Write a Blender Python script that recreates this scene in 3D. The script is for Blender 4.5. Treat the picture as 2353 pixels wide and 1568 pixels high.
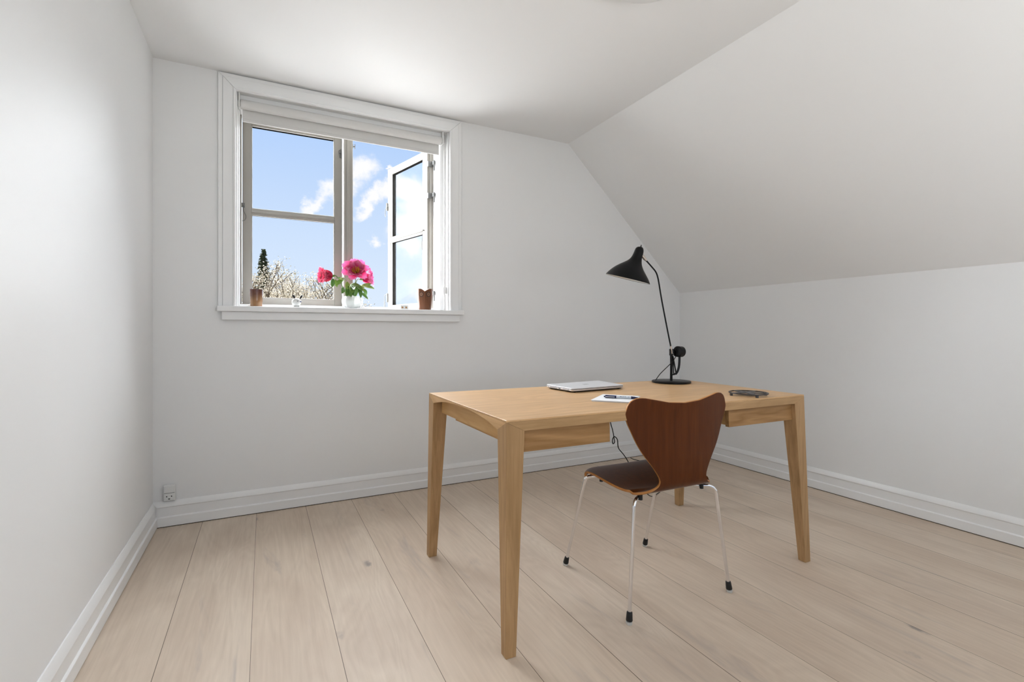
import bpy, bmesh, math, random
from mathutils import Vector, Matrix, Quaternion, noise
random.seed(7)
for o in list(bpy.data.objects): bpy.data.objects.remove(o, do_unlink=True)
SC = bpy.context.scene
COL = SC.collection
PI = math.pi

# ------------------------------------------------------------------ camera
HC = 1.012
YAW = math.atan(569.5/1120.0)
cam_d = bpy.data.cameras.new('camera'); cam = bpy.data.objects.new('camera', cam_d); COL.objects.link(cam)
cam_d.sensor_width = 36.0; cam_d.lens = 1120.0*36.0/2353.0
cam_d.shift_x = 0.0
cam_d.shift_y = (761.5-784.0)/2353.0
cam_d.clip_start = 0.02; cam_d.clip_end = 500
cam.location = (0, 0, HC); cam.rotation_euler = (PI/2, 0, -YAW)
SC.camera = cam

# ------------------------------------------------------------------ view
SC.view_settings.view_transform = 'Standard'
SC.view_settings.look = 'None'
SC.view_settings.exposure = 0.0
SC.view_settings.gamma = 1.0
SC.view_settings.use_curve_mapping = False

# ------------------------------------------------------------------ node helpers
class NT:
    def __init__(s, tree): s.t = tree; s.n = tree.nodes; s.l = tree.links
    def add(s, kind, **kw):
        n = s.n.new(kind)
        for k, v in kw.items(): setattr(n, k, v)
        return n
    def put(s, sock, v):
        if isinstance(v, bpy.types.NodeSocket): s.l.new(v, sock)
        elif v is not None: sock.default_value = v
    def math(s, op, a, b=None, c=None, clamp=False):
        n = s.add('ShaderNodeMath', operation=op, use_clamp=clamp)
        s.put(n.inputs[0], a); s.put(n.inputs[1], b)
        if c is not None: s.put(n.inputs[2], c)
        return n.outputs[0]
    def mix(s, f, a, b, blend='MIX'):
        n = s.add('ShaderNodeMix', data_type='RGBA', blend_type=blend)
        s.put(n.inputs['Factor'], f)
        s.put(n.inputs[6], a); s.put(n.inputs[7], b)
        return n.outputs[2]
    def maprange(s, v, a, b, c=0.0, d=1.0, smooth=True):
        n = s.add('ShaderNodeMapRange', interpolation_type='SMOOTHSTEP' if smooth else 'LINEAR')
        s.put(n.inputs[0], v)
        for i, x in zip((1, 2, 3, 4), (a, b, c, d)): n.inputs[i].default_value = x
        return n.outputs[0]
    def noise(s, vec, scale, detail=4, rough=0.55, dist=0.0):
        n = s.add('ShaderNodeTexNoise')
        s.put(n.inputs['Vector'], vec); n.inputs['Scale'].default_value = scale
        n.inputs['Detail'].default_value = detail; n.inputs['Roughness'].default_value = rough
        n.inputs['Distortion'].default_value = dist
        return n.outputs['Fac']
    def comb(s, x, y, z):
        n = s.add('ShaderNodeCombineXYZ'); s.put(n.inputs[0], x); s.put(n.inputs[1], y); s.put(n.inputs[2], z)
        return n.outputs[0]
    def sep(s, v):
        n = s.add('ShaderNodeSeparateXYZ'); s.put(n.inputs[0], v); return n.outputs

def rgb(*c): return (c[0], c[1], c[2], 1.0)

# ------------------------------------------------------------------ world: spring sky with clouds
W = bpy.data.worlds.new('sky'); SC.world = W; W.use_nodes = True
t = NT(W.node_tree); t.n.clear()
tc = t.add('ShaderNodeTexCoord')
x, y, z = t.sep(tc.outputs['Generated'])
ys = t.math('MAXIMUM', y, 0.05)
a = t.math('DIVIDE', x, ys); b = t.math('DIVIDE', z, ys)
P = t.comb(a, b, 0.0)
nz = t.add('ShaderNodeTexNoise'); t.put(nz.inputs['Vector'], P); nz.inputs['Scale'].default_value = 16; nz.inputs['Detail'].default_value = 7; nz.inputs['Roughness'].default_value = 0.62
wob = t.add('ShaderNodeVectorMath', operation='MULTIPLY_ADD')
sub = t.add('ShaderNodeVectorMath', operation='SUBTRACT'); t.put(sub.inputs[0], nz.outputs['Color']); sub.inputs[1].default_value = (0.5, 0.5, 0.5)
t.put(wob.inputs[0], sub.outputs[0]); wob.inputs[1].default_value = (0.10, 0.10, 0); t.put(wob.inputs[2], P)
wa, wb, _ = t.sep(wob.outputs[0])
def blob(ca, cb, ra, rb, ang):
    c, s_ = math.cos(ang), math.sin(ang)
    da = t.math('SUBTRACT', wa, ca); db = t.math('SUBTRACT', wb, cb)
    u = t.math('ADD', t.math('MULTIPLY', da, c/ra), t.math('MULTIPLY', db, s_/ra))
    v = t.math('ADD', t.math('MULTIPLY', da, -s_/rb), t.math('MULTIPLY', db, c/rb))
    d = t.math('SQRT', t.math('ADD', t.math('MULTIPLY', u, u), t.math('MULTIPLY', v, v)))
    return t.maprange(d, 1.45, 0.30)
blobs = [(.172, .322, .030, .026, .9), (.150, .300, .024, .022, .6), (.122, .281, .036, .016, .75), (.090, .250, .034, .014, .75), (.074, .236, .022, .010, .7),
         (.180, .252, .040, .013, .55), (.205, .272, .036, .016, .7), (.232, .292, .026, .020, .7),
         (.270, .292, .040, .026, -.5), (.290, .250, .036, .050, .2), (.262, .222, .030, .028, .6),
         (.276, .180, .038, .020, -.3), (.310, .105, .032, .050, -.6), (.285, .075, .018, .018, 0), (.199, .181, .012, .014, .6), (.226, .335, .012, .004, .2)]
m = None
for q in blobs:
    bb = blob(*q); m = bb if m is None else t.math('MAXIMUM', m, bb)
far = t.noise(tc.outputs['Generated'], 2.2, 6, .6)
farm = t.math('MULTIPLY', t.maprange(far, .55, .72), t.maprange(y, .55, .2))
m = t.math('MAXIMUM', m, farm)
wisp = t.noise(P, 9, 5, .6)
m = t.math('MAXIMUM', m, t.maprange(wisp, .60, .95, 0, .45))
elev = t.maprange(b, 0.02, .42, 0, 1, False)
blue = t.mix(elev, rgb(.76, .87, 1.0), rgb(.45, .64, .98))
skyc = t.mix(m, blue, rgb(1.0, 1.0, 1.02))
skyc = t.mix(t.maprange(z, -.25, -.02), rgb(.22, .25, .16), skyc)
bg = t.add('ShaderNodeBackground'); t.put(bg.inputs[0], skyc); bg.inputs[1].default_value = 1.0
ow = t.add('ShaderNodeOutputWorld'); t.l.new(bg.outputs[0], ow.inputs[0])

# ------------------------------------------------------------------ lights
def sun(name, direction, strength, angle, col):
    d = bpy.data.lights.new(name, 'SUN'); d.energy = strength; d.angle = math.radians(angle); d.color = col
    o = bpy.data.objects.new(name, d); COL.objects.link(o)
    o.rotation_euler = Vector(direction).to_track_quat('-Z', 'Y').to_euler(); o.location = (0, 8, 6)
    return o
def area(name, loc, direction, sx, sy, power, col):
    d = bpy.data.lights.new(name, 'AREA'); d.shape = 'RECTANGLE'; d.size = sx; d.size_y = sy; d.energy = power; d.color = col
    o = bpy.data.objects.new(name, d); COL.objects.link(o); o.location = loc
    o.rotation_euler = Vector(direction).to_track_quat('-Z', 'Y').to_euler()
    return o
sun('sunlight', (1.0, -0.13, -0.85), 4.0, 0.6, (1.0, .95, .87))
sun('bright_sky_light', (0.24, -1.0, -0.88), 33.0, 92, (.945, .975, 1.0))
sun('light_off_the_garden', (0.32, -1.0, 0.40), 9.5, 90, (.97, .985, 1.0))
area('rear_up_fill', (1.2, -1.20, .9), (.05, .18, .98), 2.0, 1.2, 48, (.95, .98, 1.0))  # added fill lamp behind the camera, out of view, aimed up at the ceiling

# ------------------------------------------------------------------ materials
def mat(name, base, rough=.5, metal=0.0, spec=.5, coat=0.0, trans=0.0, ior=1.45):
    m = bpy.data.materials.new(name); m.use_nodes = True
    p = m.node_tree.nodes['Principled BSDF']
    p.inputs['Base Color'].default_value = rgb(*base); p.inputs['Roughness'].default_value = rough
    p.inputs['Metallic'].default_value = metal; p.inputs['Specular IOR Level'].default_value = spec
    p.inputs['Coat Weight'].default_value = coat; p.inputs['Transmission Weight'].default_value = trans
    p.inputs['IOR'].default_value = ior
    return m, NT(m.node_tree), p
def bump(t, p, h, strength, dist):
    n = t.add('ShaderNodeBump'); n.inputs['Strength'].default_value = strength; n.inputs['Distance'].default_value = dist
    t.put(n.inputs['Height'], h); t.l.new(n.outputs[0], p.inputs['Normal'])
def varied(name, base, rough, var=.06, scale=8, bs=.1, bd=.002, bscale=None, **kw):
    m, t, p = mat(name, base, rough, **kw)
    tc = t.add('ShaderNodeTexCoord')
    f = t.noise(tc.outputs['Object'], scale, 4)
    t.put(p.inputs['Base Color'], t.mix(f, rgb(*[c*(1-var) for c in base]), rgb(*[min(1, c*(1+var)) for c in base])))
    if bs: bump(t, p, t.noise(tc.outputs['Object'], bscale or scale*20, 3), bs, bd)
    return m
M = {}
M['wall'] = varied('wall_paint', (.85, .85, .845), .55, .012, 1.5, .12, .0015, 90, spec=.3)
M['wall_dim'] = varied('rear_wall_low_bounce', (.62, .62, .62), .6, .02, 1.5, .1, .0015, 90, spec=.2)  # unseen rear wall, greyed to weaken the light it bounces back
M['ceiling'] = varied('ceiling_paint', (.87, .87, .865), .65, .01, 1.5, .1, .0015, 110, spec=.2)
M['trim'] = varied('trim_paint', (.87, .87, .865), .32, .012, 3, .05, .001, 40)
M['sash'] = varied('sash_paint', (.36, .34, .305), .45, .03, 6, .05, .001, 60)
M['seal'] = varied('window_seal', (.012, .011, .010), .9, .1, 20, 0, spec=0.0)
M['blind'] = varied('blind_fabric', (.66, .65, .63), .8, .02, 60, .15, .0005, 900)
M['chrome'] = mat('chrome', (.80, .80, .82), .07, 1.0)[0]
M['steel'] = varied('dull_steel', (.20, .20, .195), .55, .1, 30, 0, metal=.6, spec=.2)
M['rubber'] = varied('black_rubber', (.010, .010, .011), .45, .1, 30, 0)
M['glide'] = varied('pale_glide', (.62, .62, .60), .4, .05, 30, 0)
M['black'] = varied('black_lacquer', (.0025, .0025, .003), .36, .1, 30, 0, spec=.22)
M['black_iron'] = varied('black_iron', (.030, .026, .026), .38, .2, 40, .2, .0005, 300, spec=.7)
M['brass'] = varied('brushed_joint', (.50, .42, .36), .35, .1, 60, 0, metal=.8)
M['white'] = varied('white_enamel', (.85, .85, .84), .4, .01, 10, 0)
M['bisque'] = varied('pale_bisque', (.52, .52, .50), .5, .02, 10, 0)
M['plastic'] = varied('white_plastic', (.80, .80, .785), .35, .01, 10, 0)
M['hole'] = mat('dark_hole', (.01, .01, .01), .7)[0]
M['gap'] = mat('painted_gap_shadow', (.06, .045, .03), .8)[0]
M['alu'] = varied('silver_alloy', (.72, .72, .74), .36, .02, 40, 0, metal=.3)
M['alu_side'] = varied('silver_alloy_side', (.70, .70, .72), .34, .02, 40, 0, metal=.6)
M['laptop_dark'] = varied('laptop_underside', (.03, .03, .032), .5, .1, 30, 0)
M['paper'] = varied('paper', (.86, .87, .89), .75, .01, 15, .05, .0003, 100)
M['navy'] = mat('navy_plastic', (.006, .010, .055), .25)[0]
M['pen_clear'] = mat('pale_barrel', (.62, .66, .72), .2)[0]
M['lamp_inner'] = mat('lamp_inner_white', (.85, .85, .83), .45)[0]
M['leaf'] = varied('peony_leaf', (.085, .19, .030), .42, .5, 45, .2, .001, 120)
M['leaf_light'] = varied('peony_leaf_light', (.20, .34, .05), .42, .35, 45, .2, .001, 120)
M['stem'] = varied('peony_stem', (.14, .22, .05), .5, .3, 40, 0)
M['stamen'] = varied('peony_stamen', (.75, .27, .03), .7, .45, 120, .5, .003, 200)
M['bead'] = mat('nose_bead', (.01, .015, .08), .2)[0]
for k in ('leaf', 'leaf_light'):
    pp = M[k].node_tree.nodes['Principled BSDF']; pp.inputs['Subsurface Weight'].default_value = .0

def petal_mat(name, c1, c2):
    m, t, p = mat(name, c1, .55)
    tc = t.add('ShaderNodeTexCoord'); uv = t.sep(tc.outputs['UV'])
    st = t.noise(t.comb(t.math('MULTIPLY', uv[0], 24.0), t.math('MULTIPLY', uv[1], 1.6), 0.0), 1.0, 3)
    f = t.math('ADD', t.maprange(uv[1], .25, 1.05, 0, 1), t.math('MULTIPLY', t.math('SUBTRACT', st, .5), .5), clamp=True)
    c = t.mix(f, rgb(*c1), rgb(*c2)); t.put(p.inputs['Base Color'], c)
    tr = t.add('ShaderNodeBsdfTranslucent'); t.put(tr.inputs[0], c)
    ms = t.add('ShaderNodeMixShader'); ms.inputs[0].default_value = .5
    out = t.n['Material Output']; t.l.new(p.outputs[0], ms.inputs[1]); t.l.new(tr.outputs[0], ms.inputs[2]); t.l.new(ms.outputs[0], out.inputs[0])
    return m
M['petal'] = petal_mat('peony_petal', (.80, .020, .20), (.93, .40, .66))
M['petal_deep'] = petal_mat('peony_petal_deep', (.72, .045, .13), (.90, .24, .38))

def glassy(name, tint, clear):
    m, t, p = mat(name, tint, .03)
    p.inputs['Specular IOR Level'].default_value = .6
    tr = t.add('ShaderNodeBsdfTransparent'); tr.inputs[0].default_value = rgb(*clear)
    gl = t.add('ShaderNodeBsdfGlossy'); gl.inputs['Roughness'].default_value = .02; gl.inputs[0].default_value = rgb(.9, .93, .95)
    lw = t.add('ShaderNodeLayerWeight'); lw.inputs[0].default_value = .5
    fr = t.math('MULTIPLY_ADD', t.math('POWER', lw.outputs['Facing'], 5.0), .03, .002)
    ms = t.add('ShaderNodeMixShader'); t.l.new(fr, ms.inputs[0]); t.l.new(tr.outputs[0], ms.inputs[1]); t.l.new(gl.outputs[0], ms.inputs[2])
    t.l.new(ms.outputs[0], t.n['Material Output'].inputs[0])
    return m
M['pane'] = glassy('window_glass', (1, 1, 1), (.99, .995, 1.0))

def wood(name, light, dark, axis, rough=.42, scale=1.0, contrast=.8, rings=.35, spec=.25, coat=0):
    m, t, p = mat(name, light, rough, spec=spec, coat=coat)
    tc = t.add('ShaderNodeTexCoord'); x, y, z = t.sep(tc.outputs['Object'])
    c = [x, y, z]; g = c[axis]; o1, o2 = [c[i] for i in range(3) if i != axis]
    v = t.comb(t.math('MULTIPLY', g, 1.5*scale), t.math('MULTIPLY', o1, 26*scale), t.math('MULTIPLY', o2, 26*scale))
    fine = t.noise(v, 3.0, 6, .62, .2)
    v2 = t.comb(t.math('MULTIPLY', g, 1.1*scale), t.math('MULTIPLY', o1, 7*scale), t.math('MULTIPLY', o2, 7*scale))
    big = t.noise(v2, 1.0, 3, .5, .6)
    ring = t.math('FRACT', t.math('MULTIPLY', big, 9.0))
    ring = t.math('ABSOLUTE', t.math('SUBTRACT', ring, .5))
    f = t.math('ADD', t.math('MULTIPLY', t.math('SUBTRACT', fine, .5), 2.0*contrast), t.math('MULTIPLY', t.math('SUBTRACT', ring, .25), rings*2))
    f = t.math('ADD', f, .5, clamp=True)
    col = t.mix(f, rgb(*light), rgb(*dark))
    col = t.mix(t.maprange(big, .35, .7), col, t.mix(.35, col, rgb(*dark)))
    t.put(p.inputs['Base Color'], col)
    bump(t, p, fine, .12, .0006)
    return m
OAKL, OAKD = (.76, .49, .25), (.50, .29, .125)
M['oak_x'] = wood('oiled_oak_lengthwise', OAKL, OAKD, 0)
M['oak_rail_shaded'] = wood('oiled_oak_rail_shaded', (.56, .355, .18), (.36, .215, .095), 0)  # same oak as the top, darkened to put shade into the edge rails
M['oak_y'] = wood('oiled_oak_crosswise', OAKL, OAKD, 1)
M['oak_z_shaded'] = wood('oiled_oak_upright_shaded', (.56, .355, .18), (.34, .20, .09), 2, contrast=1.0, rings=.15)  # leg oak, with the shade on the legs mixed into its colour
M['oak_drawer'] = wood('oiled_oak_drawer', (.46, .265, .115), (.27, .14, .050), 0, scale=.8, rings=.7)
M['oak_warm'] = wood('oiled_oak_warm', (.68, .43, .19), (.50, .28, .10), 1, rings=.3)
M['teak'] = wood('teak_veneer', (.135, .037, .008), (.066, .016, .003), 2, rough=.34, scale=.75, contrast=.8, rings=.12, spec=.2)
M['ply'] = wood('plywood_edge', (.62, .30, .10), (.42, .17, .05), 0, rough=.4, contrast=.6)
M['teak_pot'] = wood('teak_turned', (.20, .085, .042), (.105, .040, .018), 2, rough=.38, contrast=.7, rings=.2)
M['teak_pale'] = wood('teak_cut_face', (.26, .14, .085), (.18, .09, .05), 2, rough=.5)

# glazed brown cup
m, t, p = mat('brown_glaze', (.2, .08, .04), .18, coat=.4)
tc = t.add('ShaderNodeTexCoord'); x, y, z = t.sep(tc.outputs['Object'])
f = t.math('ADD', t.maprange(z, .0, .10), t.math('MULTIPLY', t.math('SUBTRACT', t.noise(tc.outputs['Object'], 30, 4), .5), .6), clamp=True)
t.put(p.inputs['Base Color'], t.mix(f, rgb(.30, .15, .055), rgb(.085, .022, .012)))
bump(t, p, t.noise(t.comb(0.0, 0.0, z), 260, 2), .3, .001)
M['glaze'] = m

# crystal vase: clear ribbed glass
m, t, p = mat('crystal_glass', (1, 1, 1), .04, trans=.5, ior=1.3)
p.inputs['Base Color'].default_value = rgb(.90, .92, .91)
M['crystal'] = m

# floor boards
def floor_mat():
    m, t, p = mat('white_oiled_oak_boards', (.6, .5, .4), .38, spec=.35)
    tc = t.add('ShaderNodeTexCoord'); x, y, z = t.sep(tc.outputs['Object'])
    wd = .2525
    u = t.math('DIVIDE', t.math('ADD', x, .2905+wd*20), wd)
    idn = t.math('FLOOR', u); fr = t.math('FRACT', u)
    wn = t.add('ShaderNodeTexWhiteNoise', noise_dimensions='1D'); t.put(wn.inputs['W'], idn)
    rid = wn.outputs['Value']
    wn2 = t.add('ShaderNodeTexWhiteNoise', noise_dimensions='1D'); t.put(wn2.inputs['W'], t.math('ADD', idn, 31.7)); rid2 = wn2.outputs['Value']
    off = t.math('MULTIPLY', rid, 37.0)
    v = t.comb(t.math('MULTIPLY', x, 34.0), t.math('ADD', t.math('MULTIPLY', y, 1.3), off), off)
    fine = t.noise(v, 2.2, 6, .62, .25)
    v2 = t.comb(t.math('MULTIPLY', x, 5.2), t.math('ADD', t.math('MULTIPLY', y, .85), off), off)
    big = t.noise(v2, 1.0, 2, .45, .7)
    ring = t.math('ABSOLUTE', t.math('SUBTRACT', t.math('FRACT', t.math('MULTIPLY', big, 16.0)), .5))
    v3 = t.comb(t.math('MULTIPLY', x, 3.0), t.math('ADD', t.math('MULTIPLY', y, 1.1), off), off)
    cl = t.noise(v3, 1.3, 4, .55, .4)
    base = t.mix(t.maprange(cl, .3, .72), rgb(.76, .645, .525), rgb(.64, .525, .42))
    base = t.mix(t.math('MULTIPLY', t.maprange(rid2, 0, 1, 0, 1, False), .35), base, rgb(.64, .50, .37))
    f = t.math('ADD', t.math('MULTIPLY', t.math('SUBTRACT', fine, .5), .75), t.math('MULTIPLY', t.math('SUBTRACT', ring, .25), .30))
    col = t.mix(t.math('ADD', f, .22, clamp=True), base, t.mix(.62, base, rgb(.33, .23, .16)))
    # grey smoky streaks
    v4 = t.comb(t.math('MULTIPLY', x, 9.0), t.math('ADD', t.math('MULTIPLY', y, 1.7), t.math('MULTIPLY', off, 2.1)), off)
    sm = t.noise(v4, 1.0, 4, .6, .8)
    col = t.mix(t.maprange(sm, .60, .80, 0, .42), col, rgb(.30, .265, .26))
    # knots
    vo = t.add('ShaderNodeTexVoronoi', feature='F1'); vo.inputs['Scale'].default_value = 1.0; vo.inputs['Randomness'].default_value = 1.0
    wob = t.noise(tc.outputs['Object'], 30, 3)
    t.put(vo.inputs['Vector'], t.comb(t.math('MULTIPLY', x, 4.2), t.math('ADD', t.math('MULTIPLY', y, 2.3), off), off))
    kd = t.math('ADD', vo.outputs['Distance'], t.math('MULTIPLY', t.math('SUBTRACT', wob, .5), .10))
    kn = t.maprange(kd, .095, .02, 0, .75)
    sel = t.sep(vo.outputs['Color'])[0]
    kn = t.math('MULTIPLY', kn, t.math('GREATER_THAN', sel, .25))
    col = t.mix(kn, col, rgb(.22, .19, .18))
    # seams between boards and board ends
    edge = t.math('MINIMUM', fr, t.math('SUBTRACT', 1.0, fr))
    sw = t.math('ADD', .0022, t.math('MULTIPLY', rid, .0034))
    seam = t.math('LESS_THAN', edge, sw)
    yl = t.math('FRACT', t.math('ADD', t.math('DIVIDE', t.math('ADD', y, 20.0), 3.6), t.math('MULTIPLY', rid2, 5.3)))
    col = t.mix(t.math('MULTIPLY', seam, .92), col, rgb(.075, .05, .03))
    t.put(p.inputs['Base Color'], col)
    t.put(p.inputs['Roughness'], t.math('ADD', .40, t.math('MULTIPLY', fine, .16)))
    h = t.math('SUBTRACT', t.math('MULTIPLY', fine, .25), t.math('MULTIPLY', seam, 1.0))
    bump(t, p, h, .18, .0012)
    return m
M['floor'] = floor_mat()

# outdoors
M['needles'] = varied('spruce_needles', (.050, .060, .022), .8, .5, 3, 0)
M['bark'] = varied('bark', (.13, .095, .065), .9, .3, 20, .5, .01, 50)
M['twig'] = varied('blossom_tree_bark', (.10, .075, .05), .95, .3, 20, 0)
M['blossom'] = varied('white_blossom', (.56, .50, .40), .9, .1, 9, 0)
M['slate'] = varied('slate_roof', (.20, .23, .27), .7, .15, 5, .3, .01, 30)
M['render'] = varied('rendered_wall', (.5, .45, .4), .8, .1, 3, 0)

# ------------------------------------------------------------------ mesh helpers
def hexa(bm, bot, top):
    vs = [bm.verts.new(Vector(p)) for p in list(bot)+list(top)]
    for f in ((3, 2, 1, 0), (4, 5, 6, 7), (0, 1, 5, 4), (1, 2, 6, 5), (2, 3, 7, 6), (3, 0, 4, 7)):
        bm.faces.new([vs[i] for i in f])
    return vs
def box(bm, x0, x1, y0, y1, z0, z1):
    return hexa(bm, [(x0, y0, z0), (x1, y0, z0), (x1, y1, z0), (x0, y1, z0)], [(x0, y0, z1), (x1, y0, z1), (x1, y1, z1), (x0, y1, z1)])
def tube(bm, pts, r, seg=12, caps=True):
    pts = [Vector(p) for p in pts]; n = len(pts)
    rs = r if isinstance(r, (list, tuple)) else [r]*n
    prev = None; rings = []
    for i, p in enumerate(pts):
        d = (pts[min(i+1, n-1)]-pts[max(i-1, 0)]).normalized()
        if prev is None:
            u = d.orthogonal().normalized()
        else:
            u = (prev - d*prev.dot(d)).normalized()
        prev = u; w = d.cross(u)
        rings.append([bm.verts.new(p+(u*math.cos(2*PI*k/seg)+w*math.sin(2*PI*k/seg))*rs[i]) for k in range(seg)])
    for i in range(n-1):
        for k in range(seg):
            bm.faces.new((rings[i][k], rings[i][(k+1) % seg], rings[i+1][(k+1) % seg], rings[i+1][k]))
    if caps:
        bm.faces.new(rings[0][::-1]); bm.faces.new(rings[-1])
def lathe(bm, prof, c=(0, 0, 0), seg=40, axis=None, fn=None):
    c = Vector(c); R = Matrix.Identity(3) if axis is None else Vector(axis).to_track_quat('Z', 'Y').to_matrix()
    rings = []
    for (r, z) in prof:
        if r < 1e-6: rings.append([bm.verts.new(c+R@Vector((0, 0, z)))])
        else: rings.append([bm.verts.new(c+R@Vector((r*(fn(2*PI*k/seg, z) if fn else 1)*math.cos(2*PI*k/seg), r*(fn(2*PI*k/seg, z) if fn else 1)*math.sin(2*PI*k/seg), z))) for k in range(seg)])
    for i in range(len(rings)-1):
        A, B = rings[i], rings[i+1]
        for k in range(seg):
            k2 = (k+1) % seg
            if len(A) == 1 and len(B) == 1: continue
            if len(A) == 1: bm.faces.new((A[0], B[k2], B[k]))
            elif len(B) == 1: bm.faces.new((A[k], A[k2], B[0]))
            else: bm.faces.new((A[k], A[k2], B[k2], B[k]))
    return rings
def prism(bm, poly, axis, a, b):
    # poly: 2D list in the plane perpendicular to axis
    def P(q, s):
        return {0: (s, q[0], q[1]), 1: (q[0], s, q[1]), 2: (q[0], q[1], s)}[axis]
    A = [bm.verts.new(P(q, a)) for q in poly]; B = [bm.verts.new(P(q, b)) for q in poly]
    bm.faces.new(A); bm.faces.new(B[::-1]); n = len(poly)
    for i in range(n): bm.faces.new((A[i], B[i], B[(i+1) % n], A[(i+1) % n]))
def smooth_path(pts, n=8):
    pts = [Vector(p) for p in pts]; out = []
    for i in range(len(pts)-1):
        p0 = pts[max(i-1, 0)]; p1 = pts[i]; p2 = pts[i+1]; p3 = pts[min(i+2, len(pts)-1)]
        for k in range(n):
            s = k/n
            out.append(.5*((2*p1)+(-p0+p2)*s+(2*p0-5*p1+4*p2-p3)*s*s+(-p0+3*p1-3*p2+p3)*s**3))
    out.append(pts[-1]); return out
def interp(tab, x):
    if x <= tab[0][0]: return tab[0][1]
    for (a, fa), (b, fb) in zip(tab, tab[1:]):
        if x <= b: return fa+(fb-fa)*(x-a)/(b-a)
    return tab[-1][1]
def obj(name, bm, m, parent=None, bevel=0.0, smooth=None, world=True, bseg=2):
    """one mesh object; vertices given in world space unless world=False (then in the parent's own space)"""
    bmesh.ops.recalc_face_normals(bm, faces=bm.faces)
    if parent is not None and world:
        r = parent; off = Vector((0, 0, 0))
        while r is not None: off += Vector(r.location); r = r.parent
        bmesh.ops.translate(bm, verts=bm.verts, vec=-off)
    origin = Vector((0, 0, 0))
    me = bpy.data.meshes.new(name); bm.to_mesh(me); bm.free()
    o = bpy.data.objects.new(name, me); COL.objects.link(o)
    ms = m if isinstance(m, (list, tuple)) else [m]
    for q in ms: me.materials.append(q)
    if parent is not None: o.parent = parent
    if smooth is not None:
        for f in me.polygons: f.use_smooth = True
        if smooth < 180:
            bpy_smooth(o, smooth)
    if bevel > 0:
        b = o.modifiers.new('bevel', 'BEVEL'); b.width = bevel; b.segments = bseg; b.limit_method = 'ANGLE'; b.angle_limit = math.radians(35)
        if smooth is None:
            for f in me.polygons: f.use_smooth = True
            b.harden_normals = True
    return o
def bpy_smooth(o, ang):
    me = o.data; bm = bmesh.new(); bm.from_mesh(me)
    for e in bm.edges:
        if len(e.link_faces) == 2 and e.calc_face_angle(0) > math.radians(ang): e.smooth = False
    bm.to_mesh(me); bm.free()
def thing(name, label, cat, loc=(0, 0, 0), group=None, rotz=0):
    o = bpy.data.objects.new(name, None); COL.objects.link(o); o.location = loc; o.rotation_euler = (0, 0, rotz)
    o.empty_display_size = .05
    return tag(o, label, cat, group)
def tag(o, label, cat, group=None, kind=None):
    o['label'] = label; o['category'] = cat
    if group: o['group'] = group
    if kind: o['kind'] = kind
    return o
def setting(o, label=None, cat=None):
    o['kind'] = 'structure'
    if label: o['label'] = label
    if cat: o['category'] = cat
    return o
def B(): return bmesh.new()

# level directions: the desk lamp's arm points along -RT, FW is square to it
RT = Vector((math.cos(YAW), -math.sin(YAW), 0)); FW = Vector((math.sin(YAW), math.cos(YAW), 0)); UP = Vector((0, 0, 1))

# ================================================================== ROOM SHELL
YB, XL, XR = 3.07, -0.51, 3.172       # inner faces
YO = 3.36                             # outside face of the gable wall
ZC = 2.42; XS = 2.035; ZK = 1.338     # ceiling, slope start, knee wall height
YR = -1.6
bm = B(); box(bm, XL-.2, XR+.2, YR-.2, YO, -.12, 0); fl = obj('floor', bm, M['floor']); setting(fl, 'wide pale oiled oak floorboards running towards the window wall', 'floor')
bm = B(); box(bm, XL-.2, XL, YR-.2, YB, 0, ZC+.2); setting(obj('wall_left', bm, M['wall']), 'plain white wall at the left of the room', 'wall')
bm = B(); box(bm, XR, XR+.2, YR-.2, YB, 0, ZK); setting(obj('wall_right', bm, M['wall']), 'low white knee wall under the sloping ceiling', 'wall')
bm = B()
WX0, WX1, WZ0, WZ1 = -.14, 1.094, 1.119, 2.333
box(bm, XL-.2, WX0, YB, YO, -.12, ZC+.2); box(bm, WX1, XR+.2, YB, YO, -.12, ZC+.2)
box(bm, WX0, WX1, YB, YO, -.12, WZ0); box(bm, WX0, WX1, YB, YO, WZ1, ZC+.2)
bmesh.ops.remove_doubles(bm, verts=bm.verts, dist=1e-5)
setting(obj('wall_back', bm, M['wall']), 'white gable wall with the window in it', 'wall')
bm = B(); box(bm, XL-.2, XS, YR-.2, YB, ZC, ZC+.2); setting(obj('ceiling', bm, M['ceiling']), 'flat white ceiling', 'ceiling')
# sloping ceiling slab with true thickness
sl = Vector((XR-XS, 0, ZK-ZC)).normalized(); nn = Vector((-sl.z, 0, sl.x))
if nn.z < 0: nn = -nn
a0 = Vector((XS, 0, ZC)); a1 = Vector((XR, 0, ZK))
poly = [(a0.x, a0.z), (a1.x, a1.z), (a1.x+.2, a1.z), (a1.x+.2, a1.z+.10), ((a0+nn*.2).x, (a0+nn*.2).z+.06), (a0.x, ZC+.2)]
bm = B(); prism(bm, poly, 1, YR-.2, YB); setting(obj('ceiling', bm, M['ceiling']), 'white sloping ceiling under the roof on the right', 'ceiling')
# rear wall behind the camera, with an unseen opening added to let light in
bm = B()
RX0, RX1, RZ0, RZ1 = .30, 2.40, .80, 2.10
box(bm, XL, RX0, YR-.2, YR, 0, ZC); box(bm, RX1, XR, YR-.2, YR, 0, ZC); box(bm, RX0, RX1, YR-.2, YR, 0, RZ0); box(bm, RX0, RX1, YR-.2, YR, RZ1, ZC)
setting(obj('wall_rear', bm, M['wall_dim']))

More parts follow.
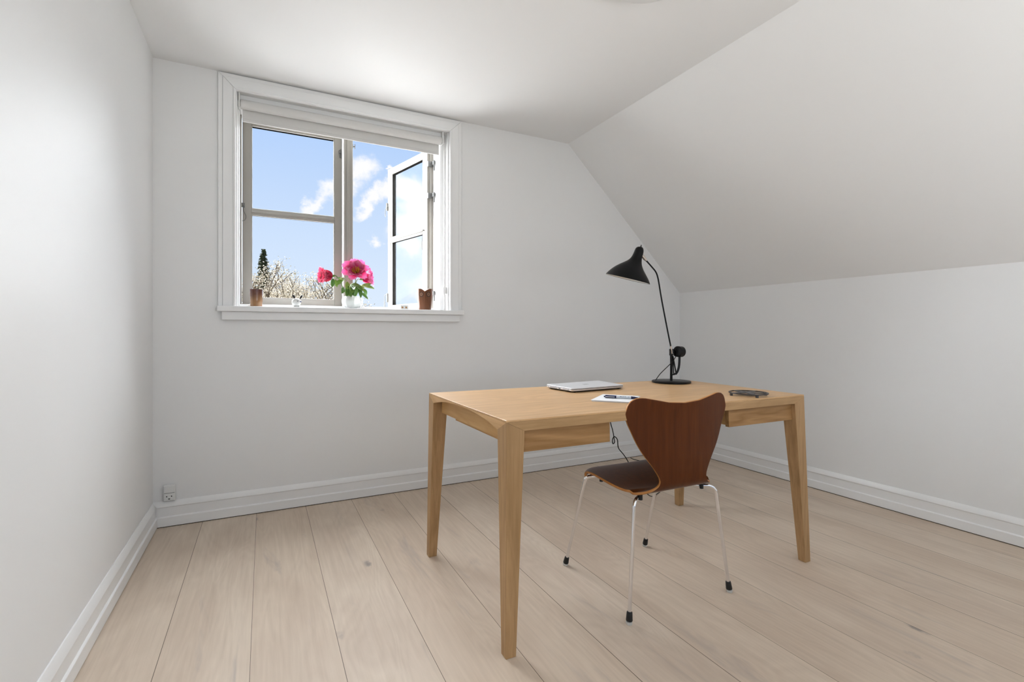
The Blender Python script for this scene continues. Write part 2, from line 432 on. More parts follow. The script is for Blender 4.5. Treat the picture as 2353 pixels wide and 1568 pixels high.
# baseboards
def baseboard(name, p0, p1, nrm, label):
    prof = [(0, .004), (.022, .004), (.022, .050), (.018, .054), (.015, .055), (.015, .100), (.018, .103), (.018, .107), (.004, .131), (0, .131)]
    p0, p1, nrm = Vector(p0), Vector(p1), Vector(nrm)
    bm = B(); A = [bm.verts.new(p0+nrm*o_+UP*z_) for o_, z_ in prof]; C = [bm.verts.new(p1+nrm*o_+UP*z_) for o_, z_ in prof]
    bm.faces.new(A); bm.faces.new(C[::-1])
    for i in range(len(prof)): bm.faces.new((A[i], C[i], C[(i+1) % len(prof)], A[(i+1) % len(prof)]))
    o = setting(obj(name, bm, M['trim'], bevel=.0012), label, 'baseboard')
    return o
baseboard('baseboard_back', (XL, YB, 0), (XR, YB, 0), (0, -1, 0), 'white moulded baseboard under the window wall')
baseboard('baseboard_left', (XL, YR, 0), (XL, YB-.022, 0), (1, 0, 0), 'white moulded baseboard along the left wall')
baseboard('baseboard_right', (XR, YR, 0), (XR, YB-.022, 0), (-1, 0, 0), 'white moulded baseboard along the low knee wall')
for nm, (x0, x1, y0, y1) in {'gap_shadow_back': (XL, XR, YB-.019, YB), 'gap_shadow_left': (XL, XL+.019, YR, YB-.019), 'gap_shadow_right': (XR-.019, XR, YR, YB-.019)}.items():
    bm = B(); box(bm, x0, x1, y0, y1, 0, .004); setting(obj(nm, bm, M['gap']))  # dark strips painting the shaded gap beneath the baseboards

# ================================================================== WINDOW
win = bpy.data.objects.new('window_1', None); COL.objects.link(win); win.location = (.477, YB, 1.149)
setting(win, 'white two-part casement window with its right sash swung open', 'window')
# casing: flat boards with inner bead and an outer fillet
def ring_box(bm, x0, x1, z0, z1, w, y0, y1, bottom=True, wt=None):
    wt = wt or w
    box(bm, x0, x0+w, y0, y1, z0, z1); box(bm, x1-w, x1, y0, y1, z0, z1)
    box(bm, x0+w, x1-w, y0, y1, z1-wt, z1)
    if bottom: box(bm, x0+w, x1-w, y0, y1, z0, z0+wt)
bm = B()
def mitred(bm, x0, x1, zb, zt, w, wt, y0, y1):
    prism(bm, [(x0, zb), (x0+w, zb), (x0+w, zt-wt), (x0, zt)], 1, y0, y1)
    prism(bm, [(x1-w, zb), (x1, zb), (x1, zt), (x1-w, zt-wt)], 1, y0, y1)
    prism(bm, [(x0, zt), (x0+w, zt-wt), (x1-w, zt-wt), (x1, zt)], 1, y0, y1)
mitred(bm, -.222, 1.176, 1.149, 2.414, .022, .020, YB-.014, YB)
mitred(bm, -.200, 1.154, 1.149, 2.394, .058, .059, YB-.019, YB)
mitred(bm, -.150, 1.104, 1.149, 2.343, .012, .012, YB-.027, YB)
obj('casing', bm, M['trim'], win, bevel=.003)
# sill and board below
bm = B(); box(bm, -.225, 1.181, YB-.052, YB, 1.119, 1.149); box(bm, WX0, WX1, YB, YO-.005, 1.119, 1.149); obj('window_sill', bm, M['trim'], win, bevel=.004, bseg=3)
bm = B(); box(bm, -.203, 1.160, YB-.030, YB, 1.074, 1.119); obj('sill_board', bm, M['trim'], win, bevel=.003)
# fixed frame: jambs, head, bottom, mullion (all white) and cream rebate
bm = B()
FY0, FY1 = 3.135, 3.335
box(bm, WX0, -.125, FY0, FY1, 1.149, WZ1); box(bm, 1.052, WX1, FY0, FY1, 1.149, WZ1)
box(bm, -.125, 1.052, FY0, FY1, 2.285, WZ1); box(bm, -.125, 1.052, FY0, FY1, 1.149, 1.160)
box(bm, -.130, 1.058, FY0+.02, FY1, 1.149, 1.166)
box(bm, WX0, -.131, YB+.006, FY0, 1.149, WZ1); box(bm, 1.085, WX1, YB+.006, FY0, 1.149, WZ1)
fr = obj('window_frame', bm, M['trim'], win, bevel=.003)
bm = B()
box(bm, .453, .507, 3.245, 3.335, 1.166, 2.285)
box(bm, .468, .485, 3.235, 3.245, 1.166, 2.285)
obj('mullion', bm, M['sash'], win, bevel=.004)
bm = B()
box(bm, 1.013, 1.052, 3.300, 3.335, 1.166, 2.285); box(bm, 1.030, 1.052, 3.285, 3.300, 1.166, 2.285)
box(bm, -.125, -.118, 3.270, 3.335, 1.166, 2.285)
obj('frame_rebate', bm, M['sash'], win, bevel=.002)

def sash(parent, w, h, mid):
    """casement built in its own space: x 0..w, y 0 (room side)..-0.045 (outside is +y), z 0..h"""
    s = .046
    bm = B()
    ring_box(bm, 0, w, 0, h, s, 0, .016, True, .040)
    box(bm, s, w-s, 0, .016, mid-.017, mid+.017)
    # stepped inner moulding
    for z0, z1 in ((.040, mid-.017), (mid+.017, h-.040)):
        ring_box(bm, s-.001, w-s+.001, z0-.001, z1+.001, .006, .003, .014)
    box(bm, s, w-s, -.006, .0, mid-.006, mid+.006)
    a = obj('sash_rail', bm, M['sash'], parent, bevel=.002, world=False)
    bm = B()
    ring_box(bm, .002, w-.002, .002, h-.002, s, .016, .045, True, .040)
    box(bm, s, w-s, .016, .045, mid-.017, mid+.017)
    obj('outer_frame', bm, M['seal'], parent, world=False)
    for z0, z1 in ((.042, mid-.017), (mid+.017, h-.042)):
        bm = B(); box(bm, s+.001, w-s-.001, .018, .023, z0, z1); obj('glass_pane', bm, M['pane'], parent, world=False)
    return a
def handle_loop(bm, p, s=1.0, side=1):
    # small hook and eye stay, hanging
    p = Vector(p)
    tube(bm, smooth_path([p, p+Vector((0, -.012, -.002)), p+Vector((.003*side, -.014, -.03*s)), p+Vector((-.010*side, -.012, -.06*s)), p+Vector((-.006*side, -.012, -.085*s)), p+Vector((.010*side, -.012, -.092*s))], 5), .0018, 6)
    tube(bm, [p+Vector((0, .004, 0)), p+Vector((0, -.014, 0))], .005, 8)
# left sash, closed
ls = bpy.data.objects.new('window_sash', None); COL.objects.link(ls); ls.parent = win; ls.location = Vector((-.114, 3.290, 1.170))-win.location
ls['label'] = 'closed left casement with two panes'
sash(ls, .561, 1.112, .555)
bm = B(); handle_loop(bm, (.008, 0, .585), 1.0, -1); box(bm, -.004, .012, -.008, .0, .575, .600); obj('stay_hook', bm, M['steel'], ls, world=False)
bm = B(); tube(bm, [(.550, 0, .985), (.550, -.014, .985)], .006, 10); tube(bm, smooth_path([(.550, -.012, .985), (.543, -.014, 1.0), (.538, -.013, .985), (.545, -.013, .955), (.552, -.012, .955)], 5), .0022, 6); box(bm, .548, .556, -.006, 0, .955, 1.01); obj('catch', bm, M['steel'], ls, world=False)
# right sash, swung outwards about its right hinge
hx, hy = 1.013, 3.325; fx, fy = .868, 3.870
rs = bpy.data.objects.new('window_sash', None); COL.objects.link(rs); rs.parent = win; rs.location = Vector((hx, hy, 1.170))-win.location
ang = math.atan2(fy-hy, fx-hx)           # direction hinge -> free edge
rs.rotation_euler = (0, 0, ang+PI)       # local +x points from free edge to hinge
rs['label'] = 'right casement swung open outwards'
hold = rs
SW = .560
# shift: build with x from -SW..0
def shift_children(root, n0, dx):
    for c in root.children:
        for v in c.data.vertices: v.co.x += dx
sash(rs, SW, 1.112, .555)
bm = B(); tube(bm, smooth_path([(.008, -.004, .985-.16), (.002, -.02, .96-.16), (-.004, -.022, .92-.16), (.002, -.02, .90-.16)], 5), .0022, 6); box(bm, -.004, .004, -.012, .006, .79, .85); obj('catch', bm, M['steel'], rs, world=False)
bm = B(); tube(bm, smooth_path([(.006, -.002, .13), (-.012, -.02, .125), (-.014, -.02, .085), (-.022, -.022, .03), (-.010, -.022, .012), (.0, -.022, .03), (-.010, -.02, .075)], 5), .0022, 6); box(bm, -.004, .006, -.010, .006, .07, .14); obj('catch', bm, M['steel'], rs, world=False)
bm = B(); handle_loop(bm, (SW-.025, 0, .555), 1.6, 1); obj('stay_hook', bm, M['steel'], rs, world=False)
shift_children(rs, 0, -SW)
# hinges on the jamb with hanging pins
for z_ in (2.175, 1.955, 1.275):
    bm = B()
    box(bm, 1.012, 1.042, 3.275, 3.288, z_-.018, z_+.018)
    box(bm, 1.038, 1.050, 3.235, 3.285, z_-.012, z_+.012)
    tube(bm, [(1.044, 3.235, z_+.014), (1.044, 3.235, z_-.055)], .0045, 8)
    obj('hinge', bm, M['steel'], win)
bm = B(); tube(bm, smooth_path([(1.052, 3.20, 1.735), (1.040, 3.20, 1.745), (1.040, 3.20, 1.705), (1.047, 3.20, 1.690), (1.045, 3.20, 1.655)], 5), .0018, 6); obj('latch_hook', bm, M['plastic'], win)
bm = B(); box(bm, .507, .520, 3.262, 3.268, 2.20, 2.206); box(bm, .520, .523, 3.258, 3.272, 2.188, 2.218); box(bm, .507, .510, 3.255, 3.275, 2.19, 2.216); obj('catch_plate', bm, M['steel'], win)

# roller blind inside the reveal: a thing of its own
bl = thing('roller_blind', 'white roller blind rolled up at the top of the window reveal', 'blind', (.46, 3.105, 2.18))
bm = B(); tube(bm, [(-.116, 3.105, 2.278), (1.048, 3.105, 2.278)], .026, 28); obj('fabric_roll', bm, M['blind'], bl, smooth=40)
bm = B(); box(bm, -.108, 1.040, 3.122, 3.124, 2.205, 2.285); obj('hanging_fabric', bm, M['blind'], bl)
bm = B(); box(bm, -.109, 1.041, 3.118, 3.129, 2.188, 2.206); obj('bottom_bar', bm, M['blind'], bl, bevel=.003)
for s_, x_ in ((-1, -.1235), (1, 1.0555)):
    bm = B(); box(bm, x_-.004, x_+.004, 3.082, 3.128, 2.255, 2.333); tube(bm, [(x_-.007, 3.105, 2.278), (x_+.007, 3.105, 2.278)], .016, 16); obj('bracket', bm, M['plastic'], bl, bevel=.001)
bm = B(); box(bm, -.128, 1.06, 3.112, 3.134, 2.306, 2.333); obj('headrail', bm, M['trim'], bl, bevel=.002)
bm = B()
tube(bm, [(1.066, 3.098, 2.28), (1.066, 3.098, 1.18)], .0016, 6); tube(bm, [(1.073, 3.108, 2.28), (1.073, 3.108, 1.18)], .0016, 6)
tube(bm, smooth_path([(1.066, 3.098, 1.18), (1.0695, 3.103, 1.165), (1.073, 3.108, 1.18)], 4), .0016, 6)
obj('pull_cord', bm, M['plastic'], bl)
bm = B(); tube(bm, [(1.066, 3.098, 1.31), (1.066, 3.098, 1.255)], .005, 8); box(bm, 1.068, 1.085, 3.094, 3.108, 1.262, 1.305); obj('cord_tensioner', bm, M['plastic'], bl)

# ================================================================== DESK
dk = thing('desk', 'light oak desk with tapered legs and two shallow drawers under its front edge', 'desk', (1.39, 1.70, 0))
ZT = .736; DW, DD = 1.43, .76
FLc, FRc, BLc, BRc = (.665, 1.345), (2.095, 1.315), (.658, 2.115), (2.13, 2.06)
def warp(bm):
    for v in bm.verts:
        u, w, z_ = v.co.x/DW, v.co.y/DD, v.co.z
        x_ = (1-u)*(1-w)*FLc[0]+u*(1-w)*FRc[0]+(1-u)*w*BLc[0]+u*w*BRc[0]
        y_ = (1-u)*(1-w)*FLc[1]+u*(1-w)*FRc[1]+(1-u)*w*BLc[1]+u*w*BRc[1]
        k = 1-z_/ZT
        x_ += u*.046*k+(1-u)*(-.002)*k
        y_ += w*(.028+.02*u)*k
        v.co = Vector((x_, y_, z_))
T = .006; HF = .036; LWX, LWY = .063, .064
pp = M['oak_x'].node_tree.nodes['Principled BSDF']; pp.inputs['Specular IOR Level'].default_value = .55; pp.inputs['Roughness'].default_value = .36
bm = B()
box(bm, 0, DW, 0, DD, ZT-T, ZT)
def fascia(y0, y1, yo, yi):
    # mitred ends: long at the top, short below
    hexa(bm, [(LWX, y0, ZT-HF), (DW-LWX, y0, ZT-HF), (DW-LWX, y1, ZT-HF), (LWX, y1, ZT-HF)],
             [(0, y0, ZT-T), (DW, y0, ZT-T), (DW, y1, ZT-T), (0, y1, ZT-T)])
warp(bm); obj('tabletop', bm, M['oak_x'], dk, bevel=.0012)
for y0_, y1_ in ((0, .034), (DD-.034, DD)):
    bm = B(); fascia(y0_, y1_, 0, 0); warp(bm); obj('edge_rail', bm, M['oak_rail_shaded'], dk)
for side in (0, 1):
    bm = B(); n = 24; lo = []
    for i in range(n+1):
        w = LWY+(DD-2*LWY)*i/n
        s_ = 2*(i/n)-1
        lo.append((w, ZT-T-.002-(HF-T)*abs(s_)**2.4))
    poly = [(0, ZT-T)]+lo+[(DD, ZT-T)]
    x0, x1 = (0, .030) if side == 0 else (DW-.030, DW)
    prism(bm, poly, 0, x0, x1); warp(bm)
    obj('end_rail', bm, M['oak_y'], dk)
def leg(u0, w0):
    # tapered leg: wide at the top on both outer faces, mitred into the top
    sx = 1 if u0 == 0 else -1; sy = 1 if w0 == 0 else -1
    X0 = u0*DW; Y0 = w0*DD
    bm = B(); zt = ZT-T
    b = [(X0, Y0, 0), (X0+sx*.034, Y0, 0), (X0+sx*.034, Y0+sy*.032, 0), (X0, Y0+sy*.032, 0)]
    tp = [(X0, Y0, zt), (X0+sx*LWX, Y0, ZT-HF), (X0+sx*LWX, Y0+sy*LWY, ZT-HF), (X0, Y0+sy*LWY, ZT-HF)]
    hexa(bm, b, tp); warp(bm)
    obj('leg', bm, M['oak_z_shaded'], dk, bevel=.0015)
for u0 in (0, 1):
    for w0 in (0, 1): leg(u0, w0)
def drawer(u0, u1):
    bm = B(); z0, z1 = .628, ZT-HF-.004
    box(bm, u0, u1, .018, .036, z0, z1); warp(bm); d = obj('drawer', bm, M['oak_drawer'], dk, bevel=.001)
    bm = B(); box(bm, u0+.004, u1-.004, .036, DD-.16, z0+.006, z1-.004)
    warp(bm); obj('drawer_box', bm, M['oak_warm'], d)
drawer(LWX-.003, .404); drawer(.985, DW-LWX+.003)
bm = B(); box(bm, .034, .052, .066, DD-.075, .655, ZT-T); warp(bm); obj('apron', bm, M['oak_warm'], dk)
bm = B(); box(bm, DW-.052, DW-.034, .066, DD-.075, .655, ZT-T); warp(bm); obj('apron', bm, M['oak_warm'], dk)
bm = B(); box(bm, .404, .985, .30, .32, .70, ZT-T); warp(bm); obj('cross_rail', bm, M['oak_x'], dk)

# ================================================================== CHAIR
ch = thing('chair', 'brown moulded plywood chair with slender chrome legs pulled up to the desk', 'chair', (1.366, 1.306, 0), rotz=math.radians(-1.6))
prof = [(.372, .418), (.366, .432), (.340, .441), (.290, .443), (.220, .439), (.150, .433), (.100, .428), (.065, .427), (.035, .431), (.014, .441), (.002, .458), (-.003, .480), (-.004, .510), (-.003, .545), (-.001, .585), (.000, .625), (.000, .665), (-.002, .700), (-.005, .725), (-.007, .740)]
hwid = [.208, .211, .214, .216, .217, .214, .205, .192, .172, .143, .118, .111, .124, .147, .176, .199, .217, .233, .241, .243]
TOP = [(0, .752), (.3, .757), (.55, .769), (.72, .777), (.83, .776), (.91, .767), (.96, .753), (1, .724)]
NU = 40; bm = B()
# resample the profile finely
def resample(arr, n):
    pts = [Vector((a_[0], a_[1], b_)) for a_, b_ in zip(arr, hwid)]
    return smooth_path(pts, n)
PR = resample(prof, 3)
grid = []
for q in PR:
    y_, z_, w_ = q
    row = []
    for i in range(NU+1):
        u = math.sin((i/NU*2-1)*PI/2*.98)/math.sin(PI/2*.98)
        au = abs(u)
        zz, yy = z_, y_
        if z_ > .46:
            k = (z_-.46)/(.740-.46)
            zz = .46+(interp(TOP, au)-.46)*k
            yy = y_+.034*k*au**2.2
        elif y_ > .06:
            k = (y_-.06)/(.372-.06)
            yy = .06+k*(.312-.05*max(0, (au-.55)/.45)**2.6)
            zz = z_+.007*au**2*(1-k*.6)
        row.append(bm.verts.new((w_*u, yy, zz)))
    grid.append(row)
for i in range(len(grid)-1):
    for j in range(NU): bm.faces.new((grid[i][j], grid[i][j+1], grid[i+1][j+1], grid[i+1][j]))
shell = obj('seat_shell', bm, [M['teak'], M['ply']], ch, smooth=180, world=False)
sm = shell.modifiers.new('thickness', 'SOLIDIFY'); sm.thickness = .009; sm.offset = 0; sm.material_offset_rim = 1; sm.use_even_offset = True
# legs
def cleg(end_top, foot, name='leg'):
    hub = Vector((0, .165, .409)); et = Vector(end_top); ft = Vector(foot)
    d = (ft-et).normalized(); h = (et-hub).normalized()
    pts = [hub, hub.lerp(et, .5), et-h*.035, et-h*.022+d*.001, et-h*.010+d*.006, et-h*.002+d*.016, et+d*.032, et.lerp(ft, .4), et.lerp(ft, .7), ft-d*.028]
    bm = B(); tube(bm, smooth_path(pts, 4), .0068, 14); l = obj(name, bm, M['chrome'], ch, smooth=50, world=False)
    bm = B(); tube(bm, [ft-d*.038, ft-d*.036, ft-d*.010, ft-d*.008], [.0085, .0098, .0118, .0110], 16); f = obj('rubber_foot', bm, M['rubber'], l, smooth=40, world=False); f['label'] = 'black rubber foot'
    bm = B(); lathe(bm, [(0, .0), (.0095, .0), (.011, .002), (.011, .010), (0, .010)], (ft.x, ft.y, 0), 16); f = obj('glide', bm, M['glide'], l, smooth=40, world=False); f['label'] = 'pale round floor glide'
cleg((-.195, .035, .409), (-.243, .004, .004)); cleg((.200, .035, .409), (.243, .004, .004))
cleg((-.196, .335, .420), (-.218, .462, .004)); cleg((.196, .335, .420), (.218, .462, .004))
bm = B(); lathe(bm, [(0, .392), (.055, .392), (.062, .398), (.062, .420), (0, .4245)], (0, .165, 0), 32); obj('hub_plate', bm, M['chrome'], ch, smooth=40, world=False)
for x_, y_, zt in ((-.150, .055, .421), (.150, .055, .421), (-.15, .295, .434), (.15, .295, .434)):
    bm = B(); tube(bm, [(x_, y_, .400), (x_, y_, zt)], .0075, 14); o = obj('spacer', bm, M['rubber'], ch, smooth=40, world=False)

# ================================================================== DESK LAMP (plane of the arm faces along RT)
LB = Vector((1.948, 1.945, ZT)); LS = .00234
def lp(cx, cy, dep=0.0):
    """point from reading the photo enlargement (scale 4.354, origin 1380,540): real offsets from the lamp base"""
    px = 1380+cx/4.354; py = 540+cy/4.354
    return LB+RT*((px-1541.5)*LS)+UP*((878.0-py)*LS)+FW*dep
lamp = thing('desk_lamp', 'black lamp with a flared shade, thin bent arm and round base at the desk back', 'lamp', LB)
bm = B(); lathe(bm, [(0, 0), (.098, 0), (.101, .002), (.101, .009), (.098, .011), (0, .011)], LB, 56); obj('base', bm, M['black'], lamp, smooth=35)
bm = B(); tube(bm, [lp(703, 1466), lp(705, 1300), lp(704, 1200), lp(703, 1185)], [.0068, .0068, .0072, .0072], 16); obj('post', bm, M['black'], lamp, smooth=40)
bm = B(); box(bm, -.0085, -.0045, -.008, .008, 0, .035); box(bm, .0045, .0085, -.008, .008, 0, .035)
mm = Matrix.Translation(lp(703, 1200)) @ Matrix.Rotation(-YAW, 4, 'Z'); bm.transform(mm); obj('fork', bm, M['black'], lamp)
bm = B(); tube(bm, [lp(712, 1200), lp(708, 1150), lp(698, 1108)], [.0060, .0056, .0045], 14); j = obj('lower_joint', bm, M['brass'], lamp, smooth=40); j['label'] = 'bare metal joint at the foot of the arm'
bm = B(); tube(bm, smooth_path([lp(699, 1112), lp(672, 980), lp(640, 815), lp(605, 630), lp(578, 465), lp(566, 410), lp(556, 380), lp(540, 352), lp(515, 322), lp(452, 250)], 6), .0039, 12)
obj('arm', bm, M['black'], lamp, smooth=60)
bm = B(); tube(bm, [lp(456, 254), lp(440, 236)], [.0056, .0060], 14); tube(bm, [lp(443, 240), lp(412, 200)], [.0085, .0082], 16); j = obj('upper_joint', bm, M['brass'], lamp, smooth=40); j['label'] = 'bare metal swivel joint behind the shade'
# shade: oblique rings from neck to rim
rings_ = [((375, 112), (402, 112)), ((360, 116), (415, 119)), ((347, 128), (424, 131)), ((338, 150), (428, 153)), ((328, 175), (425, 178)), ((313, 205), (416, 207)), ((296, 228), (409, 233)), ((272, 246), (406, 258)), ((238, 262), (406, 284)), ((200, 278), (410, 312)), ((160, 297), (420, 342)), ((122, 320), (436, 376)), ((90, 345), (455, 412)), ((65, 368), (473, 450)), ((51, 384), (487, 491))]
bm = B(); RG = []; NS = 56
dd = (FW*.995+UP*.122).normalized()
for (l_, r_) in rings_:
    L_, R_ = lp(*l_), lp(*r_); c_ = (L_+R_)/2; a_ = (R_-L_)/2; rr = a_.length
    RG.append([bm.verts.new(c_+a_*math.cos(2*PI*k/NS)+dd*rr*.92*math.sin(2*PI*k/NS)) for k in range(NS)])
for i in range(len(RG)-1):
    for k in range(NS): bm.faces.new((RG[i][k], RG[i][(k+1) % NS], RG[i+1][(k+1) % NS], RG[i+1][k]))
bm.faces.new(RG[0])
sh = obj('lamp_shade', bm, [M['black'], M['lamp_inner']], lamp, smooth=180)
so = sh.modifiers.new('shell', 'SOLIDIFY'); so.thickness = .0022; so.offset = -1; so.material_offset = 1
so.material_offset_rim = 0
sb = sh.modifiers.new('subd', 'SUBSURF'); sb.levels = 1; sb.render_levels = 1
bm = B(); tube(bm, [lp(400, 116), lp(404, 96)], .0024, 8); tube(bm, [lp(398, 120), lp(401, 112)], .0045, 10); obj('switch', bm, M['black'], sh)
bm = B(); lathe(bm, [(0, .045), (.012, .045), (.016, .03), (.030, .005), (.030, -.010), (.022, -.028), (0, -.036)], lp(350, 330), 24); k_ = obj('bulb', bm, M['white'], lamp, smooth=60); k_['label'] = 'white bulb inside the shade'
# counterweight
bm = B(); ax = (RT*.80+FW*.55-UP*.05).normalized(); ax.normalize()
c0 = lp(785, 1162); lathe(bm, [(0, -.019), (.026, -.019), (.029, -.016), (.029, .016), (.026, .019), (0, .019)], c0, 40, ax*-1); obj('counterweight', bm, M['black'], lamp, smooth=35)
bm = B()
path = smooth_path([lp(786, 1205), lp(784, 1270), lp(778, 1320), lp(765, 1360), lp(745, 1385), lp(712, 1393)], 5)
pr_ = None; rows = []
for i, q in enumerate(path):
    d = (path[min(i+1, len(path)-1)]-path[max(i-1, 0)]).normalized(); n_ = d.cross(FW).normalized(); wd_ = .0055 if i < len(path)*.7 else .0035
    rows.append([bm.verts.new(q+n_*wd_*a_+FW*.0025*b_) for a_, b_ in ((-1, -1), (1, -1), (1, 1), (-1, 1))])
for i in range(len(rows)-1):
    for k in range(4): bm.faces.new((rows[i][k], rows[i][(k+1) % 4], rows[i+1][(k+1) % 4], rows[i+1][k]))
bm.faces.new(rows[0]); bm.faces.new(rows[-1][::-1]); obj('counterweight_strap', bm, M['black'], lamp)
bm = B(); tube(bm, [lp(722, 1205), lp(724, 1300), lp(728, 1392)], .0028, 8); tube(bm, [lp(722, 1215), lp(745, 1345), lp(755, 1392)], .0034, 8); tube(bm, [lp(745, 1383, -.006), lp(745, 1383, .006)], .005, 10); obj('brace', bm, M['black'], lamp)
bm = B(); tube(bm, smooth_path([lp(715, 1140, -.004), lp(732, 1140, -.008), lp(748, 1160, -.009), lp(748, 1195, -.009), lp(728, 1235, -.010), lp(690, 1280, -.012), lp(630, 1340, -.010), lp(585, 1390, -.004), lp(547, 1448, 0.0)], 6), .0021, 8)
tube(bm, smooth_path([lp(718, 1190, -.006), lp(745, 1208, -.006), lp(790, 1214, -.010)], 4), .0018, 8); obj('lamp_cable', bm, M['black'], lamp, smooth=60)

# mains cord that drops behind the desk
cord_pts = [lp(545, 1452), LB+Vector((.035, .110, .003)), (1.99, 2.058, ZT+.003), (1.985, 2.084, ZT-.004), (1.95, 2.11, .69), (1.86, 2.125, .63), (1.74, 2.135, .56), (1.695, 2.14, .526), (1.710, 2.14, .465), (1.718, 2.14, .428), (1.722, 2.14, .400), (1.713, 2.142, .392), (1.712, 2.145, .412), (1.722, 2.142, .430), (1.742, 2.14, .412), (1.750, 2.14, .365), (1.785, 2.14, .325), (1.817, 2.14, .282), (1.90, 2.16, .16), (2.05, 2.22, .03), (2.20, 2.30, .003), (2.45, 2.43, .003), (2.70, 2.51, .003), (2.90, 2.565, .003), (3.005, 2.625, .003), (3.00, 2.685, .003), (2.85, 2.74, .003), (2.70, 2.80, .003), (2.60, 2.95, .003), (2.60, 3.03, .003)]
cord_pts[0] = LB+Vector((.030, .103, .003))
bm = B(); tube(bm, smooth_path(cord_pts, 6), .0026, 8); o = obj('power_cord', bm, M['black'], None, smooth=60); tag(o, 'thin black cord dropping behind the desk and looping across the floor', 'cord')

# ================================================================== LAPTOP
lt = thing('laptop', 'closed silver laptop lying near the back edge of the desk', 'laptop', (1.378, 1.932, ZT))
lc = [(1.224, 1.815), (1.534, 1.835), (1.545, 2.052), (1.212, 2.022)]
lc = [Vector((a_, b_, 0)) for a_, b_ in lc]; cc = sum(lc, Vector((0, 0, 0)))/4
def slab(z0, z1, s0, s1, rad=.012, n=5):
    bm = B(); loops = []
    for z_, s_ in ((z0, s0), (z1, s1)):
        pts = []
        P4 = [cc+(q-cc)*s_ for q in lc]
        for i in range(4):
            p_, a_, b_ = P4[i], P4[i-1], P4[(i+1) % 4]
            da = (a_-p_).normalized()*rad; db = (b_-p_).normalized()*rad
            for k in range(n+1):
                s = k/n; pts.append((p_+da)*(1-s)**2+2*p_*s*(1-s)+(p_+db)*s*s)
        loops.append([bm.verts.new((q.x, q.y, z_)) for q in pts])
    bm.faces.new(loops[0][::-1]); bm.faces.new(loops[1]); n_ = len(loops[0])
    for i in range(n_): bm.faces.new((loops[0][i], loops[0][(i+1) % n_], loops[1][(i+1) % n_], loops[1][i]))
    return bm
obj('underside', slab(ZT+.002, ZT+.007, .93, .985), M['laptop_dark'], lt, bevel=.001)
obj('keyboard_base', slab(ZT+.007, ZT+.0140, .99, 1.0), M['alu_side'], lt, bevel=.001)
obj('hinge_gap', slab(ZT+.0140, ZT+.0160, .992, .992), M['laptop_dark'], lt)
lid = obj('lid', slab(ZT+.0160, ZT+.0205, 1.0, .996), M['alu'], lt, bevel=.0015)
ex = (lc[1]-lc[0]).normalized(); ey = Vector((-ex.y, ex.x, 0))
bm = B()
for k in range(4):
    p_ = cc+ex*(-.012+k*.008); d_ = ex*.003+ey*.013
    hexa(bm, [p_-d_-ex*.0012+UP*(ZT+.0203), p_-d_+ex*.0012+UP*(ZT+.0203), p_+d_+ex*.0012+UP*(ZT+.0203), p_+d_-ex*.0012+UP*(ZT+.0203)],
             [p_-d_-ex*.0012+UP*(ZT+.0207), p_-d_+ex*.0012+UP*(ZT+.0207), p_+d_+ex*.0012+UP*(ZT+.0207), p_+d_-ex*.0012+UP*(ZT+.0207)])
o = obj('lid_emblem', bm, M['steel'], lid); o['label'] = 'emblem of four slanting strokes'
sd = (lc[3]-lc[0]).normalized(); so_ = Vector((sd.y, -sd.x, 0))*-1
if so_.x > 0: so_ = -so_
def port(s0, s1, z0, z1):
    bm = B(); a_, b_ = lc[0]+sd*s0, lc[0]+sd*s1
    i_, o_ = -so_*.002, so_*.0007
    hexa(bm, [a_+i_+UP*(ZT+z0), a_+o_+UP*(ZT+z0), b_+o_+UP*(ZT+z0), b_+i_+UP*(ZT+z0)], [a_+i_+UP*(ZT+z1), a_+o_+UP*(ZT+z1), b_+o_+UP*(ZT+z1), b_+i_+UP*(ZT+z1)])
    obj('port', bm, M['laptop_dark'] if s1-s0 < .03 else M['steel'], lt)
port(.185, .189, .0095, .0125); port(.115, .170, .0098, .0128); port(.090, .103, .0092, .013); port(.025, .068, .0105, .0128)
for q in lc:
    c_ = cc+(q-cc)*.85; bm = B(); lathe(bm, [(0, 0), (.006, 0), (.006, .0025), (0, .0025)], c_+UP*ZT, 12); obj('foot', bm, M['rubber'], lt)

# ================================================================== NOTEPAD + PEN
e1 = Vector((.151, .118, 0)).normalized(); e2 = Vector((.118, -.126, 0)).normalized()
p0 = Vector((1.142, 1.566, 0))
np_ = thing('notepad', 'white paper notepad lying on the desk under the pen', 'notepad', p0+e1*.09+e2*.07+UP*ZT)
def sheet(z0, th, curl, a0=0, b0=0, L1=.190, L2=.150):
    bm = B(); n = 12; top = []; bot = []
    for i in range(n+1):
        r1, r2 = [], []
        for j in range(n+1):
            u, v = i/n, j/n
            h = curl*((1-v)**3)*.6+curl*(u**3)*.5
            q = p0+e1*(a0+L1*u)+e2*(b0+L2*v)
            r1.append(bm.verts.new(q+UP*(z0+th+h))); r2.append(bm.verts.new(q+UP*(z0+h)))
        top.append(r1); bot.append(r2)
    for i in range(n):
        for j in range(n):
            bm.faces.new((top[i][j], top[i][j+1], top[i+1][j+1], top[i+1][j])); bm.faces.new((bot[i][j], bot[i+1][j], bot[i+1][j+1], bot[i][j+1]))
    for i in range(n):
        bm.faces.new((top[i][0], top[i+1][0], bot[i+1][0], bot[i][0])); bm.faces.new((top[i+1][n], top[i][n], bot[i][n], bot[i+1][n]))
        bm.faces.new((top[0][i+1], top[0][i], bot[0][i], bot[0][i+1])); bm.faces.new((top[n][i], top[n][i+1], bot[n][i+1], bot[n][i]))
    return bm
obj('page_block', sheet(ZT, .0042, 0, .003, .004), M['paper'], np_)
obj('top_sheet', sheet(ZT+.0046, .0004, .0015), M['paper'], np_)
